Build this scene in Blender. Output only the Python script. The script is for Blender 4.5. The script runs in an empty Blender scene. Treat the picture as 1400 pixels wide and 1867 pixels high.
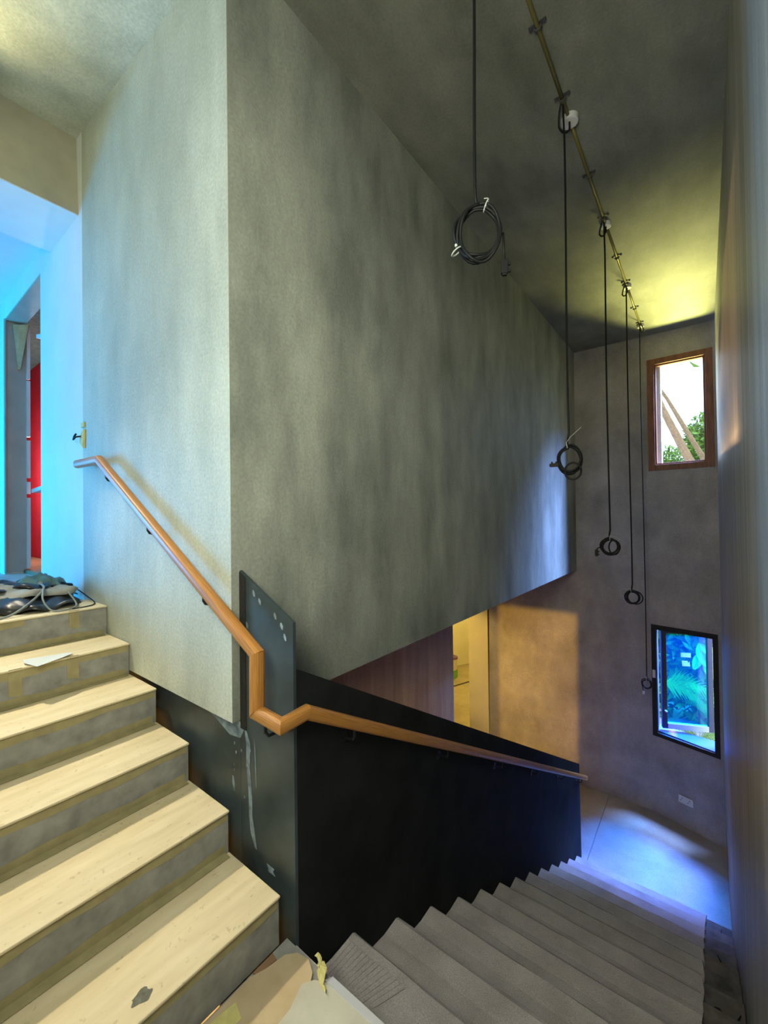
import bpy, math, random
from mathutils import Vector, Matrix
C = bpy.context.scene.collection
SC = bpy.context.scene
H = 4.15          # camera height above the lower floor; all coordinates below are relative to the lens
PI = math.pi
rnd = random.Random(7)

# ------------------------------------------------------------------ camera, world, sun, lights, exposure
def basis(yaw=37.7, pitch=0.65, roll=-0.73):
    y, p, r = map(math.radians, (yaw, pitch, roll))
    f = Vector((-math.sin(y)*math.cos(p), math.cos(y)*math.cos(p), math.sin(p)))
    rt = Vector((math.cos(y), math.sin(y), 0)); up = rt.cross(f)
    return f, rt*math.cos(r)+up*math.sin(r), -rt*math.sin(r)+up*math.cos(r)
F, R, U = basis()
cam = bpy.data.cameras.new('camera'); co = bpy.data.objects.new('camera', cam); C.objects.link(co)
cam.sensor_fit = 'HORIZONTAL'; cam.sensor_width = 36; cam.lens = 757/1400*36
cam.clip_start = 0.02; cam.clip_end = 300
co.matrix_world = Matrix(((R.x, U.x, -F.x, 0), (R.y, U.y, -F.y, 0), (R.z, U.z, -F.z, H), (0, 0, 0, 1)))
SC.camera = co
SC.view_settings.view_transform = 'Standard'; SC.view_settings.look = 'None'
SC.view_settings.gamma = 1; SC.view_settings.use_curve_mapping = False
SC.view_settings.exposure = 0.0
SC.cycles.use_denoising = True
SC.cycles.max_bounces = 10; SC.cycles.diffuse_bounces = 6; SC.cycles.transparent_max_bounces = 16
SC.cycles.sample_clamp_indirect = 6.0; SC.cycles.caustics_reflective = False; SC.cycles.caustics_refractive = False

W = bpy.data.worlds.new('sky'); SC.world = W; W.use_nodes = True
bg = W.node_tree.nodes['Background']; bg.inputs[0].default_value = (0.62, 0.80, 1.0, 1); bg.inputs[1].default_value = 5.0

def lamp(name, kind, loc, energy, color, aim=None, **kw):
    l = bpy.data.lights.new(name, kind); l.energy = energy; l.color = color
    for k, v in kw.items(): setattr(l, k, v)
    o = bpy.data.objects.new(name, l); C.objects.link(o)
    o.location = (loc[0], loc[1], loc[2]+H)
    if aim is not None:
        d = Vector(aim)-Vector(loc); o.rotation_euler = d.to_track_quat('-Z', 'Y').to_euler()
    return o
# low evening sun, through both windows on to the right wall
sun = lamp('sun', 'SUN', (0, 12, 5), 4.2, (1.0, 0.56, 0.24), angle=0.02)
sun.rotation_euler = Vector((0.13, -1, -0.075)).to_track_quat('-Z', 'Y').to_euler()
# bare bulb hanging in the upper corridor just past the beam, and its reflector
lamp('corridor_bulb', 'POINT', (-3.6, 0.02, 1.93), 3, (1.0, 0.93, 0.70), shadow_soft_size=0.05)
lamp('corridor_ceiling_fill', 'SPOT', (-3.6, 0.02, 1.93), 130, (1.0, 0.86, 0.42), aim=(-2.75, -0.15, 2.65), shadow_soft_size=0.05, spot_size=math.radians(110), spot_blend=0.9)  # extra spot added to brighten the sloping ceiling
lamp('corridor_reflector', 'SPOT', (-3.6, 0.02, 1.93), 400, (1.0, 0.90, 0.66), aim=(-1.75, -0.30, -1.1), shadow_soft_size=0.06, spot_size=math.radians(80), spot_blend=1.0)
# daylight from the corridor's own window, left of the frame
lamp('corridor_window_light', 'AREA', (-7.0, -1.6, 0.15), 230, (0.0, 0.40, 1.0), aim=(-3.3, 1.0, 0.0), shape='RECTANGLE', size=1.2, size_y=1.5)
# lamp in the store room under the stairs, lights the back wall through its doorway
lamp('store_lamp', 'POINT', (-2.376, 1.4, -1.0), 860, (1.0, 0.54, 0.06), shadow_soft_size=0.04)
# lamp in the far lower room
lamp('far_room_lamp', 'POINT', (-4.3, 9.0, -1.6), 110, (1.0, 0.66, 0.13), shadow_soft_size=0.1)
lamp('pier_fill', 'SPOT', (-4.9, 5.0, -1.5), 260, (1.0, 0.68, 0.15), aim=(-3.45, 6.96, -2.6), shadow_soft_size=0.04, spot_size=math.radians(46), spot_blend=0.6)  # unseen spot added to brighten the front of the cream pier
# fill light added at the photographer's back to brighten walls and landing
lamp('landing_fill', 'AREA', (-0.42, -0.40, 0.75), 84, (0.99, 1.0, 0.82), aim=(-1.3, 3.6, 0.6), shape='RECTANGLE', size=0.9, size_y=1.2)
lamp('side_room_fill', 'POINT', (-6.6, 1.38, 0.6), 45, (1.0, 0.9, 0.85), shadow_soft_size=0.06)  # unseen light added so the red wall shows lit
# hidden fill added behind the balustrade to warm the wall under the overhang
lamp('overhang_fill', 'POINT', (-1.52, 2.7, -2.5), 9, (1.0, 0.50, 0.38), shadow_soft_size=0.05)
# daylight outside the two windows
lamp('sky_light_upper', 'AREA', (1.0, 8.3, 4.0), 2600, (0.24, 0.40, 1.0), aim=(-1.5, 6.1, -0.2), shape='RECTANGLE', size=1.3, size_y=1.8, spread=math.radians(90))
lamp('garden_bounce', 'AREA', (-0.3, 8.4, -0.35), 360, (0.95, 0.88, 0.27), aim=(-0.35, 6.2, 2.4), shape='RECTANGLE', size=1.2, size_y=0.7, spread=math.radians(100))
lamp('sky_light_lower', 'AREA', (0.35, 8.4, -0.3), 520, (0.22, 0.29, 1.0), aim=(-0.55, 5.2, -4.0), shape='RECTANGLE', size=1.3, size_y=0.7, spread=math.radians(80))

# ------------------------------------------------------------------ mesh helpers
class MB:
    def __init__(s): s.v = []; s.f = []; s.uv = {}
    def quad(s, a, b, c, d): n = len(s.v); s.v += [a, b, c, d]; s.f.append((n, n+1, n+2, n+3)); return s
    def hexa(s, p):           # 8 points: bottom 0-3, top 4-7
        n = len(s.v); s.v += [tuple(q) for q in p]
        s.f += [tuple(n+i for i in q) for q in ((3,2,1,0),(4,5,6,7),(0,1,5,4),(1,2,6,5),(2,3,7,6),(3,0,4,7))]; return s
    def box(s, x0, x1, y0, y1, z0, z1):
        return s.hexa([(x0,y0,z0),(x1,y0,z0),(x1,y1,z0),(x0,y1,z0),(x0,y0,z1),(x1,y0,z1),(x1,y1,z1),(x0,y1,z1)])
    def prism(s, poly, d):    # poly: 3D points, extruded by vector d
        n = len(s.v); m = len(poly); d = Vector(d)
        s.v += [tuple(p) for p in poly]+[tuple(Vector(p)+d) for p in poly]
        s.f += [tuple(range(n, n+m)), tuple(range(n+2*m-1, n+m-1, -1))]
        for i in range(m): j = (i+1) % m; s.f.append((n+i, n+m+i, n+m+j, n+j))
        return s
    def ring_sweep(s, rings, cap=True):
        n0 = len(s.v); m = len(rings[0]); L = 0.0; prev = None
        for k, r in enumerate(rings):
            c = sum((Vector(q) for q in r), Vector())/m
            if prev is not None: L += (c-prev).length
            prev = c
            for i, q in enumerate(r): s.uv[len(s.v)] = (L, i/m); s.v.append(tuple(q))
        for k in range(len(rings)-1):
            for i in range(m):
                a = n0+k*m+i; b = n0+k*m+(i+1) % m; s.f.append((a, b, b+m, a+m))
        if cap:
            s.f.append(tuple(range(n0+m-1, n0-1, -1))); e = n0+(len(rings)-1)*m; s.f.append(tuple(range(e, e+m)))
        return s
    def tube(s, pts, r, n=8, cap=True):
        pts = [Vector(p) for p in pts]; rings = []; nrm = None
        for k, p in enumerate(pts):
            t = (pts[min(k+1, len(pts)-1)]-pts[max(k-1, 0)]).normalized()
            if nrm is None: nrm = t.orthogonal().normalized()
            nrm = (nrm-t*nrm.dot(t)).normalized(); b = t.cross(nrm)
            rr = r[k] if isinstance(r, (list, tuple)) else r
            rings.append([p+(nrm*math.cos(2*PI*i/n)+b*math.sin(2*PI*i/n))*rr for i in range(n)])
        return s.ring_sweep(rings, cap)
    def grid(s, fn, nu, nv):
        n = len(s.v)
        for j in range(nv+1):
            for i in range(nu+1): s.v.append(tuple(fn(i/nu, j/nv)))
        for j in range(nv):
            for i in range(nu):
                a = n+j*(nu+1)+i; s.f.append((a, a+1, a+nu+2, a+nu+1))
        return s

def base_of(v):
    xs, ys, zs = zip(*v); return Vector(((min(xs)+max(xs))/2, (min(ys)+max(ys))/2, min(zs)))
def obj(name, mb, m, parent=None, smooth=False, bevel=0.0, solid=0.0, sub=0):
    b = Vector(parent['_b']) if parent is not None else base_of(mb.v)
    me = bpy.data.meshes.new(name); me.from_pydata([tuple(Vector(p)-b) for p in mb.v], [], mb.f)
    if mb.uv:
        ul = me.uv_layers.new(name='UVMap')
        for lp in me.loops: ul.data[lp.index].uv = mb.uv.get(lp.vertex_index, (0, 0))
    me.update(); me.materials.append(m)
    if smooth:
        for p in me.polygons: p.use_smooth = True
    o = bpy.data.objects.new(name, me); C.objects.link(o); o['_b'] = tuple(b)
    if parent is not None: o.parent = parent
    else: o.location = b+Vector((0, 0, H))
    if sub: q = o.modifiers.new('s', 'SUBSURF'); q.levels = q.render_levels = sub
    if solid: q = o.modifiers.new('t', 'SOLIDIFY'); q.thickness = solid; q.offset = 1
    if bevel: q = o.modifiers.new('b', 'BEVEL'); q.width = bevel; q.segments = 2; q.limit_method = 'ANGLE'
    return o
def empty(name, loc):
    o = bpy.data.objects.new(name, None); C.objects.link(o); o.empty_display_size = 0.1
    o.location = (loc[0], loc[1], loc[2]+H); o['_b'] = tuple(loc); return o
def tag(o, label, cat, group=None):
    o['label'] = label; o['category'] = cat
    if group: o['group'] = group
    return o
def struct(o, label=None):
    o['kind'] = 'structure'
    if label: o['label'] = label
    return o

# ------------------------------------------------------------------ materials
def mat(name, rough=0.8, metal=0.0):
    m = bpy.data.materials.new(name); m.use_nodes = True
    b = m.node_tree.nodes['Principled BSDF']; b.inputs['Roughness'].default_value = rough; b.inputs['Metallic'].default_value = metal
    return m, m.node_tree, b
def noise(nt, scale, vec=None, detail=4, rough=0.55, stretch=None, coord='Object'):
    tc = nt.nodes.new('ShaderNodeTexCoord'); mp = nt.nodes.new('ShaderNodeMapping')
    nt.links.new(tc.outputs[coord], mp.inputs['Vector'])
    if stretch: mp.inputs['Scale'].default_value = stretch
    n = nt.nodes.new('ShaderNodeTexNoise'); n.inputs['Scale'].default_value = scale; n.inputs['Detail'].default_value = detail; n.inputs['Roughness'].default_value = rough
    nt.links.new(mp.outputs[0], n.inputs['Vector']); return n.outputs[0]
def ramp(nt, fac, stops):
    r = nt.nodes.new('ShaderNodeValToRGB'); e = r.color_ramp.elements
    e[0].position, e[0].color = stops[0][0], (*stops[0][1], 1); e[1].position, e[1].color = stops[-1][0], (*stops[-1][1], 1)
    for p, c in stops[1:-1]: q = e.new(p); q.color = (*c, 1)
    nt.links.new(fac, r.inputs[0]); return r.outputs[0]
def mixc(nt, fac, a, b, mode='MIX'):
    m = nt.nodes.new('ShaderNodeMix'); m.data_type = 'RGBA'; m.blend_type = mode
    for v, s in ((fac, m.inputs[0]), (a, m.inputs[6]), (b, m.inputs[7])):
        if isinstance(v, float): s.default_value = v
        elif isinstance(v, tuple): s.default_value = (*v, 1)
        else: nt.links.new(v, s)
    return m.outputs[2]
def bump(nt, b, h, strength=0.2, dist=0.01):
    n = nt.nodes.new('ShaderNodeBump'); n.inputs['Strength'].default_value = strength; n.inputs['Distance'].default_value = dist
    nt.links.new(h, n.inputs['Height']); nt.links.new(n.outputs[0], b.inputs['Normal'])
def plain(name, c, rough=0.7, metal=0.0, var=0.0, scale=20, bmp=0.0):
    m, nt, b = mat(name, rough, metal)
    if var:
        n = noise(nt, scale)
        nt.links.new(ramp(nt, n, [(0.3, tuple(x*(1-var) for x in c)), (0.7, tuple(min(1, x*(1+var)) for x in c))]), b.inputs['Base Color'])
        if bmp: bump(nt, b, n, bmp, 0.005)
    else: b.inputs['Base Color'].default_value = (*c, 1)
    return m
def plaster(name, lo, hi, rough=0.62, streak=(2.6, 2.6, 0.42)):
    m, nt, b = mat(name, rough)
    s = noise(nt, 1.6, detail=7, rough=0.62, stretch=streak)
    g = noise(nt, 0.9, detail=5, rough=0.6)
    fine = noise(nt, 70, detail=3)
    c1 = ramp(nt, s, [(0.34, lo), (0.66, hi)])
    c2 = ramp(nt, g, [(0.32, (0.70, 0.71, 0.70)), (0.68, (1.12, 1.12, 1.10))])
    c = mixc(nt, 0.75, c1, c2, 'MULTIPLY')
    c3 = ramp(nt, fine, [(0.3, (0.76,)*3), (0.7, (1.18,)*3)])
    nt.links.new(mixc(nt, 0.6, c, c3, 'MULTIPLY'), b.inputs['Base Color'])
    mm = nt.nodes.new('ShaderNodeMath'); mm.operation = 'MULTIPLY_ADD'; mm.inputs[1].default_value = 0.25
    nt.links.new(fine, mm.inputs[0]); nt.links.new(s, mm.inputs[2]); bump(nt, b, mm.outputs[0], 0.25, 0.012)
    return m
M = {}
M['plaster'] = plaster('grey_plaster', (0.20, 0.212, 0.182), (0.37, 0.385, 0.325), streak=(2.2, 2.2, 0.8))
M['plaster_lit'] = plaster('lit_plaster', (0.41, 0.435, 0.365), (0.55, 0.575, 0.495), streak=(2.2, 2.2, 0.7))  # same plaster as the grey wall, lightened to carry the light falling there
M['plaster_back'] = plaster('brown_grey_plaster', (0.26, 0.234, 0.222), (0.41, 0.372, 0.352), streak=(1.6, 1.6, 1.1))
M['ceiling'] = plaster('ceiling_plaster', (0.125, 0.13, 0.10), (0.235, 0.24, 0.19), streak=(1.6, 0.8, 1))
M['polished'] = plaster('polished_plaster', (0.26, 0.25, 0.23), (0.42, 0.41, 0.38), rough=0.5, streak=(8, 8, 0.35))
M['plaster_warm_lit'] = plaster('warm_lit_plaster', (0.36, 0.25, 0.19), (0.55, 0.39, 0.29), rough=0.45, streak=(7, 7, 0.5))  # pink-brown tint stands in for warm light on the wall
M['blue_lit'] = plain('blue_lit_paint', (0.03, 0.09, 0.34), 0.35)  # blue daylight on the sill and jamb, painted into their colour
M['pale_frame'] = plain('pale_blue_frame', (0.55, 0.66, 0.80), 0.5)
M['white_paint'] = plain('white_paint', (0.72, 0.74, 0.74), 0.6, var=0.04, scale=3)
M['beam_board'] = plain('beam_board', (0.40, 0.38, 0.30), 0.7, var=0.12, scale=4)
M['dusty'] = plain('dusty_concrete', (0.13, 0.112, 0.10), 0.9, var=0.5, scale=9, bmp=0.5)
M['grey_ply'] = plain('grey_plywood', (0.40, 0.39, 0.36), 0.8, var=0.1, scale=5)
M['concrete'] = plain('grey_concrete', (0.27, 0.27, 0.255), 0.85, var=0.25, scale=14, bmp=0.3)
M['floor'] = plaster('screed', (0.34, 0.31, 0.28), (0.50, 0.46, 0.42), rough=0.45, streak=(1, 1, 1))
M['stringer'] = plain('dark_blue_grey_paint', (0.034, 0.050, 0.056), 0.42, var=0.35, scale=6, bmp=0.15)
M['black'] = plain('black_paint', (0.011, 0.012, 0.012), 0.8, var=0.4, scale=5, bmp=0.1)
M['black'].node_tree.nodes['Principled BSDF'].inputs['Specular IOR Level'].default_value = 0.15
M['red'] = plain('red_paint', (0.42, 0.012, 0.035), 0.8, var=0.2, scale=40)
M['brown_card'] = plain('brown_cardboard', (0.27, 0.16, 0.085), 0.9, var=0.15, scale=10)
M['rubber'] = plain('black_rubber', (0.006, 0.0065, 0.0065), 0.55); M['rubber'].node_tree.nodes['Principled BSDF'].inputs['Specular IOR Level'].default_value = 0.22
M['tie'] = plain('white_nylon', (0.42, 0.45, 0.40), 0.5)
M['brass'] = plain('brass', (0.22, 0.19, 0.06), 0.42, 0.6)
M['steel'] = plain('dull_steel', (0.10, 0.10, 0.10), 0.45, 0.6)
M['white_plastic'] = plain('white_plastic', (0.62, 0.62, 0.60), 0.45)
M['bracket'] = plain('black_metal', (0.02, 0.02, 0.022), 0.35, 0.5)
M['dark_frame'] = plain('dark_aluminium', (0.035, 0.032, 0.045), 0.4, var=0.2, scale=10)
M['mastic'] = plain('black_mastic', (0.012, 0.011, 0.011), 0.85, var=0.4, scale=60, bmp=0.6)
M['sticker'] = plain('white_paper', (0.80, 0.80, 0.84), 0.7)
_n = M['sticker'].node_tree; _t = _n.nodes.new('ShaderNodeBsdfTranslucent'); _t.inputs[0].default_value = (0.85, 0.85, 0.9, 1); _x = _n.nodes.new('ShaderNodeMixShader'); _x.inputs[0].default_value = 0.5
_o = next(q for q in _n.nodes if q.type == 'OUTPUT_MATERIAL'); _p = _o.inputs[0].links[0].from_socket
_n.links.new(_p, _x.inputs[1]); _n.links.new(_t.outputs[0], _x.inputs[2]); _n.links.new(_x.outputs[0], _o.inputs[0])
M['tape'] = plain('masking_tape', (0.33, 0.285, 0.15), 0.75, var=0.15, scale=16)
M['tape_pale'] = plain('pale_masking_tape', (0.62, 0.56, 0.22), 0.7, var=0.12, scale=30)
M['paper'] = plain('white_scrap_paper', (0.60, 0.63, 0.63), 0.8)
M['smear'] = plain('plaster_smear', (0.17, 0.22, 0.25), 0.8, var=0.5, scale=22)
M['stain'] = plain('grey_stain', (0.14, 0.14, 0.11), 0.9, var=0.3, scale=60)
M['dust'] = plain('dust_sheet', (0.30, 0.29, 0.25), 0.9, var=0.2, scale=12)
M['tarp'] = plain('black_polythene', (0.02, 0.02, 0.022), 0.32, var=0.3, scale=8)
M['teal'] = plain('teal_canvas', (0.10, 0.20, 0.20), 0.8, var=0.25, scale=15)
M['cable_grey'] = plain('grey_cable', (0.22, 0.24, 0.22), 0.5)
M['green_plastic'] = plain('green_plastic', (0.16, 0.42, 0.06), 0.5)
M['purple'] = plain('purple_plastic', (0.14, 0.07, 0.22), 0.5)
M['yellow_wall'] = plain('cream_wall', (0.66, 0.60, 0.40), 0.7, var=0.06, scale=3)
M['timber'] = plain('pine', (0.55, 0.44, 0.24), 0.7, var=0.15, scale=20)
M['bark'] = plain('palm_bark', (0.20, 0.115, 0.055), 0.9, var=0.35, scale=26, bmp=0.6)
M['leaf'] = plain('leaf_green', (0.11, 0.20, 0.018), 0.6, var=0.45, scale=3)
M['leaf_lime'] = plain('lime_leaf', (0.34, 0.52, 0.05), 0.5, var=0.3, scale=6)
M['grass'] = plain('garden_grass', (0.13, 0.18, 0.03), 0.9, var=0.4, scale=8)

def board_mat():
    m, nt, b = mat('cream_hardboard', 0.75)
    n = noise(nt, 7, detail=6, stretch=(3, 0.5, 1)); k = noise(nt, 46, detail=2)
    c = ramp(nt, n, [(0.3, (0.62, 0.51, 0.31)), (0.7, (0.75, 0.64, 0.44))])
    d = ramp(nt, k, [(0.25, (0.72, 0.68, 0.6)), (0.36, (1, 1, 1))])
    nt.links.new(mixc(nt, 0.8, c, d, 'MULTIPLY'), b.inputs['Base Color']); bump(nt, b, n, 0.15, 0.004); return m
M['board'] = board_mat()
def fleece_mat():
    m, nt, b = mat('grey_fleece', 0.95)
    n = noise(nt, 5, detail=6); k = noise(nt, 240, detail=2)
    c = ramp(nt, n, [(0.3, (0.38, 0.34, 0.335)), (0.7, (0.52, 0.475, 0.47))]); d = ramp(nt, k, [(0.3, (0.7,)*3), (0.7, (1.2,)*3)])
    nt.links.new(mixc(nt, 0.8, c, d, 'MULTIPLY'), b.inputs['Base Color']); bump(nt, b, k, 0.5, 0.004); return m
M['fleece'] = fleece_mat()
def card_mat():
    m, nt, b = mat('kraft_cardboard', 0.85)
    n = noise(nt, 9, detail=6)
    nt.links.new(ramp(nt, n, [(0.3, (0.46, 0.35, 0.21)), (0.7, (0.58, 0.46, 0.30))]), b.inputs['Base Color']); bump(nt, b, n, 0.15, 0.004); return m
M['card'] = card_mat()
M['card_grey'] = plain('grey_board', (0.52, 0.50, 0.42), 0.8, var=0.12, scale=8)
def wood_mat(name, dark, light, st=(1.2, 9, 1)):
    m, nt, b = mat(name, 0.38)
    n = noise(nt, 4.5, detail=8, rough=0.65, stretch=st, coord='UV'); k = noise(nt, 14, detail=3, stretch=(0.8, 14, 1), coord='UV')
    c = ramp(nt, n, [(0.32, dark), (0.68, light)]); d = ramp(nt, k, [(0.35, (0.75, 0.7, 0.62)), (0.6, (1.05, 1.05, 1.05))])
    nt.links.new(mixc(nt, 0.7, c, d, 'MULTIPLY'), b.inputs['Base Color']); return m
M['oak'] = wood_mat('oiled_oak', (0.27, 0.105, 0.022), (0.54, 0.255, 0.060))
def box_wood(name, dark, light):
    m, nt, b = mat(name, 0.5)
    n = noise(nt, 9, detail=7, stretch=(3, 3, 0.6)); nt.links.new(ramp(nt, n, [(0.3, dark), (0.7, light)]), b.inputs['Base Color']); return m
M['mahogany'] = box_wood('mahogany', (0.11, 0.035, 0.016), (0.24, 0.080, 0.034))
def glass_mat(name, tint):
    m = bpy.data.materials.new(name); m.use_nodes = True; nt = m.node_tree; nt.nodes.clear()
    o = nt.nodes.new('ShaderNodeOutputMaterial'); mx = nt.nodes.new('ShaderNodeMixShader'); t = nt.nodes.new('ShaderNodeBsdfTransparent'); g = nt.nodes.new('ShaderNodeBsdfGlossy')
    t.inputs[0].default_value = (*tint, 1); g.inputs['Roughness'].default_value = 0.02; mx.inputs[0].default_value = 0.05
    nt.links.new(t.outputs[0], mx.inputs[1]); nt.links.new(g.outputs[0], mx.inputs[2]); nt.links.new(mx.outputs[0], o.inputs[0]); return m
M['glass'] = glass_mat('clear_glass', (0.95, 0.97, 0.97))
M['blue_glass'] = glass_mat('blue_film_glass', (0.12, 0.80, 1.0))
_n = M['blue_glass'].node_tree; _t = _n.nodes.new('ShaderNodeBsdfTranslucent'); _t.inputs[0].default_value = (0.0, 0.30, 1.0, 1); _x = _n.nodes.new('ShaderNodeMixShader'); _x.inputs[0].default_value = 0.015
_o = next(q for q in _n.nodes if q.type == 'OUTPUT_MATERIAL'); _p = _o.inputs[0].links[0].from_socket
_n.links.new(_p, _x.inputs[1]); _n.links.new(_t.outputs[0], _x.inputs[2]); _n.links.new(_x.outputs[0], _o.inputs[0])

# ------------------------------------------------------------------ setting: shell
ZF = -4.15; ZC = 2.55; XR = 0.14; XB = -1.6; XC = -1.25; ZS = -0.867
def yb(x, z):         # face of the back wall (slightly out of true, bending forward on its right)
    k = z+4.15; l = 6.89+0.02*k; r = 6.64+0.0567*k
    t = max(0.0, (x+0.65)/0.79); return l+(r-l)*t
# back wall with two window openings
b = MB(); xs = [-3.05, XB, -0.65, -0.612, 0.104, XR+0.2]; zs = [ZF-0.15, -3.075, -1.575, 0.60, 2.18, ZC+0.3]
for i in range(5):
    for j in range(5):
        if i == 3 and j in (1, 3): continue
        x0, x1, z0, z1 = xs[i], xs[i+1], zs[j], zs[j+1]
        if i < 1 and j > 2: continue
        b.hexa([(x0,yb(x0,z0),z0),(x1,yb(x1,z0),z0),(x1,yb(x1,z0)+0.22,z0),(x0,yb(x0,z0)+0.22,z0),(x0,yb(x0,z1),z1),(x1,yb(x1,z1),z1),(x1,yb(x1,z1)+0.22,z1),(x0,yb(x0,z1)+0.22,z1)])
struct(obj('wall_back', b, M['plaster_back']), 'brown-grey plastered end wall holding the two windows')
# right wall
struct(obj('wall_right', MB().box(XR, XR+0.2, -0.6, 6.95, ZF-0.15, 2.9), M['polished']), 'streaky polished plaster wall along the right side of the stairs')
# wall over the upper flight in the lightened plaster, its outer corner, and the long dark wall over the lower flight
struct(obj('wall_left', MB().box(-3.40, XB, 1.0, 1.2, ZS, 2.95), M['plaster_lit']), 'grey plaster wall above the upper stairs, lightened as if lit')
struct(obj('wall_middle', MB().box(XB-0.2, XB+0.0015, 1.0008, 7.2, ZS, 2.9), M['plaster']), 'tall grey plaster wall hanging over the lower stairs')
# ceilings
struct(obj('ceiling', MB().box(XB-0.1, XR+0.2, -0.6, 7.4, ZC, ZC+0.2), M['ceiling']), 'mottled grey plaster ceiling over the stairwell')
struct(obj('ceiling', MB().hexa([(-3.6,-0.6,2.735),(XB-0.1,-0.6,ZC),(XB-0.1,1.1,ZC),(-3.6,1.1,2.735),(-3.6,-0.6,2.95),(XB-0.1,-0.6,2.95),(XB-0.1,1.1,2.95),(-3.6,1.1,2.95)]), M['plaster_lit']), 'sloping ceiling over the upper stairs')
bm_ = struct(obj('trim_1', MB().hexa([(-4.12,-2.6,2.166),(-3.47,-2.6,2.166),(-3.47,1.05,2.166),(-4.12,1.05,2.166),(-4.12,-2.6,2.95),(-3.525,-2.6,2.95),(-3.525,1.05,2.95),(-4.12,1.05,2.95)]), M['beam_board']), 'boxed-in beam crossing the head of the upper stairs')
obj('soffit', MB().box(-4.12, -3.475, -2.6, 1.0, 2.158, 2.166), M['white_paint'], bm_)
struct(obj('ceiling', MB().box(-8.2, -4.12, -2.6, 1.1, 2.304, 2.5), M['white_paint']), 'white corridor ceiling')
# corridor wall with the doorway
b = MB().box(-4.42, -3.40, 1.0, 1.15, -0.75, 2.304).box(-5.74, -4.42, 1.0, 1.15, 2.105, 2.304).box(-8.2, -5.74, 1.0, 1.15, -0.75, 2.304).box(-4.12, -3.40, 1.0, 1.15, 2.304, 2.9)
struct(obj('wall_corridor', b, M['white_paint']), 'white corridor wall with an open doorway')
struct(obj('wall_corridor', MB().box(-8.2, -8.0, -2.8, 1.1, -0.75, 2.5).box(-8.2, -3.2, -2.8, -2.6, -0.75, 2.95), M['white_paint']))
struct(obj('wall_near', MB().box(-3.4, 0.34, -0.65, -0.45, ZF-0.15, 2.95).box(-3.6, -3.4, -2.7, -0.45, -0.75, 2.95), M['plaster_lit']))
# upper floor
struct(obj('floor', MB().box(-8.2, -3.26, -2.7, 2.4, -0.75, -0.548), M['card_grey']), 'upper landing and corridor floor')
# room behind the doorway
struct(obj('wall_room', MB().box(-8.2, -3.4, 1.62, 1.8, -0.75, 2.4), M['red']), 'red wall seen through the corridor doorway')
struct(obj('wall_room', MB().box(-3.9, -3.8, 1.15, 1.7, -0.75, 2.4).box(-8.0, -7.9, 1.15, 1.7, -0.75, 2.4), M['red']))
struct(obj('ceiling', MB().box(-8.2, -3.4, 1.15, 1.8, 2.18, 2.4), M['teal']))
struct(obj('floor', MB().box(-7.9, -3.9, 1.15, 1.62, -0.548, -0.512), M['brown_card']), 'brown board floor inside the doorway')
# dark wall under the pale one, beside the upper flight
struct(obj('wall_lower', MB().box(-3.4, XB, 1.04, 1.2, -2.2, ZS), M['stringer']), 'dark painted wall beneath the pale plaster, beside the steps')
# lower storey
lf = struct(obj('floor', MB().box(-6.6, XR+0.2, -0.6, 13.0, ZF-0.3, ZF-0.012), M['concrete']), 'lower floor')
for (x0, x1, y0, y1) in ((-1.185, XR, 5.0, 7.0), (-3.0, -1.193, 5.0, 7.0), (-3.0, XR, 3.9, 4.992), (-6.4, -3.008, 3.7, 8.2), (-6.4, -3.05, 8.208, 12.8)):
    obj('floor_panel', MB().box(x0, x1, y0, y1, ZF-0.012, ZF), M['floor'], lf, bevel=0.003)
struct(obj('wall_lower', MB().box(-2.06, -2.0, 1.2, 3.68, ZF-0.1, ZS+0.05), M['plaster_warm_lit']), 'plastered wall under the overhang, beyond the black balustrade')
b = MB().box(-6.4, -2.58, 3.5, 3.68, ZF-0.1, ZS+0.05).box(-2.58, -2.06, 3.5, 3.68, -1.21, ZS+0.05)
struct(obj('wall_store', b, M['plaster_back']))
for q in ((-6.6, -6.4, -0.6, 13.0, ZF-0.1, ZS+0.05), (-6.4, -3.0, 12.8, 13.0, ZF-0.1, ZS+0.05), (-3.05, -2.87, 7.11, 12.8, ZF-0.1, ZS+0.05), (-6.4, -3.4, -0.65, -0.45, ZF-0.1, -0.8)):
    struct(obj('wall_outer', MB().box(*q), M['yellow_wall']))
struct(obj('ceiling', MB().box(-6.6, XB-0.2, 1.2, 13.0, ZS, ZS+0.2).box(-6.6, -3.3, -0.6, 1.2, ZS-0.1, -0.75), M['white_paint']))
struct(obj('wall_lower', MB().box(-3.46, -3.09, 6.96, 7.12, ZF, ZS), M['yellow_wall']), 'cream pier left of the dark slot in the end wall')
struct(obj('trim_2', MB().box(-3.09, -3.045, 6.985, 7.1, ZF, ZS), M['mastic']), 'dark vertical slot between the cream pier and end wall')
# landing
struct(obj('floor', MB().box(XC-0.04, XR, -0.6, 1.03, -1.78, -1.604), M['concrete']), 'half landing between the two flights')

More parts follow.
